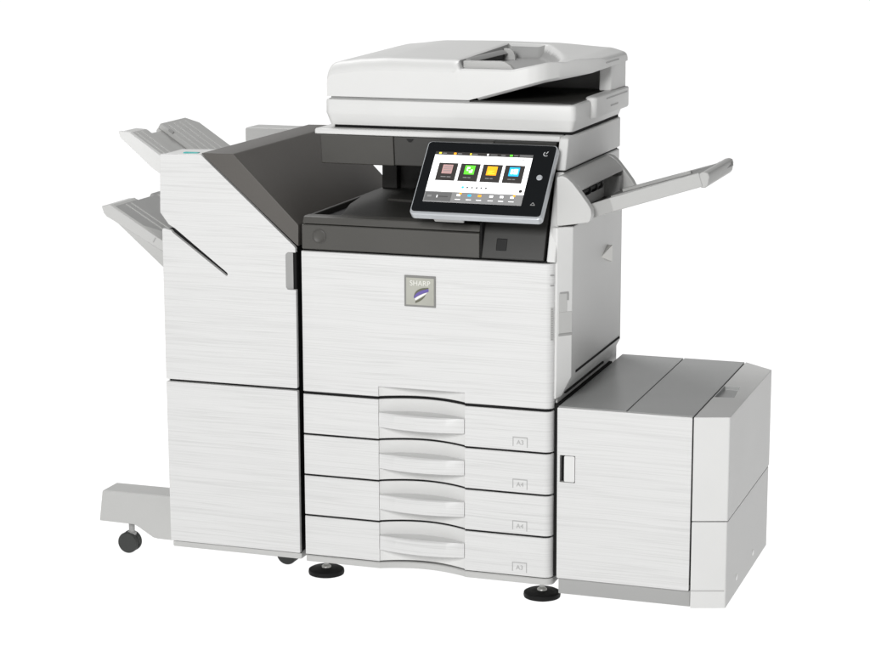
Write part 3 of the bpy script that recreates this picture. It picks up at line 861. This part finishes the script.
# upper tray: slab falling towards the finisher
def slabT(x, z, ang): return Matrix.Translation((x, 0, z)) @ Matrix.Rotation(ang, 4, 'Y')
ST = slabT(-0.4640, 1.0545, math.radians(33.5))   # local x runs down towards the finisher
tr = MB()
OUT = [(0.0, 0.075), (0.0, 0.1640), (0.006, 0.1655), (0.006, 0.2460), (-0.006, 0.2480), (-0.006, 0.3900), (0.020, 0.4250), (0.135, 0.4250), (0.135, 0.075)]
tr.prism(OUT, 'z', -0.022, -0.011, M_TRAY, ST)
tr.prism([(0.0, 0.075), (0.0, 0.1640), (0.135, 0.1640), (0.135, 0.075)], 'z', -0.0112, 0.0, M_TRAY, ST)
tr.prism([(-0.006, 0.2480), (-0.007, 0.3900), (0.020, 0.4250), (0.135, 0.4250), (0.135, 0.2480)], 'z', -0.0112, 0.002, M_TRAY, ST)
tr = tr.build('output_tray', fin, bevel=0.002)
w1 = MB().prism([(-0.0005, 0.001), (-0.0260, -0.0135), (-0.0140, -0.0235), (0.0900, -0.0365), (0.1300, -0.0365), (0.1300, 0.001)], 'y', 0.072, 0.0865, M_WHITE, ST)
w1.build('tray_wall', tr, bevel=0.0015)
w1 = MB().prism([(-0.001, -0.001), (-0.024, -0.0145), (-0.014, -0.0225), (0.02, -0.012)], 'y', 0.0870, 0.1640, M_CHEEK, ST)
w1.build('tray_nose', tr, bevel=0.0015)
for y in (0.100, 0.128, 0.272, 0.304, 0.336, 0.368):
    MB().box(0.004, 0.130, y, y+0.0055, -0.001, 0.0016 + (0.002 if y > 0.2 else 0), M_CHEEK, ST).build('tray_rib', tr, bevel=0.0006, seg=1)
MB().box(0.022, 0.036, 0.2425, 0.2485, 0.0005, 0.006, M_MGREY, ST).build('tray_clip', tr, bevel=0.0006, seg=1)

# lower tray: deeper wedge
SL = slabT(-0.5370, 0.8770, math.radians(30.5))
t2 = MB()
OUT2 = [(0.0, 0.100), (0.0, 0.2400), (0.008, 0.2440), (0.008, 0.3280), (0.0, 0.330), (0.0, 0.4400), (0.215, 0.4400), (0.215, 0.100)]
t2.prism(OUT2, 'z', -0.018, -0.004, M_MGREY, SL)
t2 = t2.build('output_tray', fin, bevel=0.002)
wl = MB().prism([(-0.0150, -0.0150), (0.0, -0.0010), (0.004, 0.0), (0.215, 0.0), (0.215, -0.020), (0.008, -0.0300), (-0.002, -0.0265)], 'y', 0.098, 0.1130, M_CHEEK, SL)
wl.build('tray_wall', t2, bevel=0.002)
wl = MB().prism([(-0.5290, 0.8395), (-0.505, 0.8330), (-0.385, 0.7590), (-0.352, 0.7390), (-0.352, 0.690), (-0.385, 0.7160)], 'y', 0.104, 0.42, M_LGREY)
wl.build('tray_underside', t2, bevel=0.002)
wl = MB().prism([(-0.0150, -0.0150), (0.0, -0.0030), (0.012, -0.0045), (0.010, -0.0180), (-0.002, -0.0250)], 'y', 0.1135, 0.2400, M_CHEEK, SL)
wl.build('tray_nose', t2, bevel=0.002)
for y in (0.168, 0.195, 0.345, 0.375):
    MB().box(0.012, 0.205, y, y+0.0055, -0.006, -0.0024, M_LGREY, SL).build('tray_rib', t2, bevel=0.0006, seg=1)
MB().prism([(0.090, 0.113), (0.205, 0.113), (0.205, 0.163), (0.130, 0.155)], 'z', -0.006, -0.0025, M_LGREY, SL).build('tray_step', t2, bevel=0.0006, seg=1)
MB().box(0.142, 0.1440, 0.0968, 0.0985, -0.0165, -0.0035, M_INK, SL).build('tray_notch', t2)

# outrigger arm and casters
arm = MB()
PF = [(-0.5900, 0.0830), (-0.5800, 0.1585), (-0.5770, 0.1625), (-0.3450, 0.1625), (-0.3450, 0.0500), (-0.4320, 0.0510), (-0.4440, 0.0530), (-0.4820, 0.0755), (-0.4960, 0.0818)]
arm.prism(PF, 'y', 0.095, 0.170, M_LGREY)
arm = arm.build('outrigger_arm', fin, bevel=0.003)
def caster(x, y, r, name='caster'):
    mb = MB()
    for yy in (-0.017, 0.004):
        mb.lathe([(r*0.55, 0.0), (r*0.92, 0.0008), (r, 0.004), (r, 0.009), (r*0.92, 0.0122), (r*0.55, 0.013)], (x, y+yy, r), M_WHEEL, axis='y', seg=32)
    o = mb.build(name, fin, sharp=45)
    st = MB().lathe([(0.007, r*0.9), (0.0085, 1.55*r), (0.0115, 1.70*r), (0.0115, 1.95*r), (0.0075, 2.05*r), (0.0075, 0.086)], (x+0.006, y, 0), M_MGREY, seg=18)
    st = st.build('caster_stem', o, sharp=45)
    fd = MB().prism([(x-0.2*r, r*1.0), (x-0.1*r, r*1.7), (x+0.4*r, r*1.95), (x+0.9*r, r*1.5), (x+1.02*r, r*0.9), (x+0.5*r, r*0.9)], 'y', y-0.0035, y+0.0035, M_WHEEL)
    fd.build('caster_fork', o, bevel=0.001)
    return o
c0 = caster(-0.524, 0.128, 0.0265)
for px, py in ((-0.112, 0.165), (-0.524, 0.55), (-0.10, 0.55)):
    c = c0.copy(); COL.objects.link(c); c.parent = fin
    c.location = (px+0.524, py-0.128, 0)
    for ch in list(c0.children):
        d = ch.copy(); COL.objects.link(d); d.parent = c
ar2 = MB().box(-0.58, -0.345, 0.515, 0.585, 0.085, 0.15, M_LGREY)
ar2.build('outrigger_arm', fin, bevel=0.003)
# ================================================================== SIDE PAPER FEEDER (right)
lct = thing('side_paper_feeder', (0.80, 0.28, 0), 'low boxy white side paper feeder with shade-darkened top and one front door, docked at right', 'paper feeder')
MB().box(0.616, 0.930, 0.024, 0.520, 0.060, 0.470, M_GAP).build('inner_body', lct)
pd = MB().prism([(0.6145, 0.0865), (0.6130, 0.0885), (0.6120, 0.4815), (0.6135, 0.4833), (0.9170, 0.4833), (0.9185, 0.4815), (0.9178, 0.0885), (0.9165, 0.0865)], 'y', 0.0, 0.0115, M_PANEL)
pd = pd.build('feeder_door', lct, bevel=0.0014, seg=2)
cut(pd, MB().box(0.6190, 0.6540, -0.01, 0.0100, 0.3120, 0.3740, M_LGREY))
MB().prism(rrect(0.6285, 0.6530, 0.3130, 0.3730, 0.003, 3), 'y', 0.0005, 0.0098, M_WHITE).build('door_handle', pd, bevel=0.0025)
MB().box(0.6196, 0.6282, 0.0090, 0.0099, 0.3126, 0.3734, M_GAP).build('handle_recess', pd)
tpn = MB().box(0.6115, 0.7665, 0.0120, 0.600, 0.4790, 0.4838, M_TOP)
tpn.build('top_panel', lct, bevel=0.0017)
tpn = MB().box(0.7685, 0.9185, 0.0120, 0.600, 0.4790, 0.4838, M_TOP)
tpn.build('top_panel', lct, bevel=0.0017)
MB().box(0.7662, 0.7688, 0.004, 0.59, 0.45, 0.4815, M_GAP).build('top_seam', lct)
CO = [(0.9215, 0.0005), (0.9950, 0.0250), (0.9970, 0.0275), (0.9970, 0.5330), (0.9920, 0.5370), (0.9215, 0.600)]
cu = MB().prism(CO, 'z', 0.2480, 0.4840, M_WHITE).build('corner_cover', lct, bevel=0.003)
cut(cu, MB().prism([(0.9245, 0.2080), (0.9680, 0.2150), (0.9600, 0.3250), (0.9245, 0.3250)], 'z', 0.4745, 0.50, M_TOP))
MB().box(0.9180, 0.9218, 0.004, 0.590, 0.10, 0.4815, M_GAP).build('corner_seam', lct)
CO2 = [(0.9215, 0.0005), (0.9945, 0.0245), (0.9965, 0.0270), (0.9965, 0.5270), (0.9900, 0.5310), (0.9215, 0.5310)]
cl_ = MB().prism(CO2, 'z', 0.0470, 0.2460, M_WHITE).build('lower_corner_cover', lct, bevel=0.002)
MB().prism([(0.9214, -0.0002), (0.9930, 0.0232), (0.9930, 0.03), (0.9214, 0.03)], 'z', 0.0868, 0.0880, M_MGREY).build('plinth_seam', lct)
MB().box(0.6150, 0.9195, 0.0100, 0.525, 0.0470, 0.0850, M_PLINTH).build('plinth', lct, bevel=0.002)
for y, z in ((0.147, 0.0830), (0.347, 0.0830)):
    MB().lathe([(0.0072, 0.0), (0.0072, 0.0014), (0.0050, 0.0024), (0.0015, 0.0020)], (0.9960, y, z-0.001), M_CAP, axis='x', seg=18).build('screw_cap', lct, sharp=50)
for x, y in ((0.66, 0.35), (0.95, 0.35), (0.66, 0.49), (0.95, 0.49)):
    MB().lathe([(0.020, -0.012), (0.024, -0.009), (0.024, 0.009), (0.020, 0.012)], (x, y, 0.024), M_WHEEL, axis='x', seg=24).build('caster', lct, sharp=50)
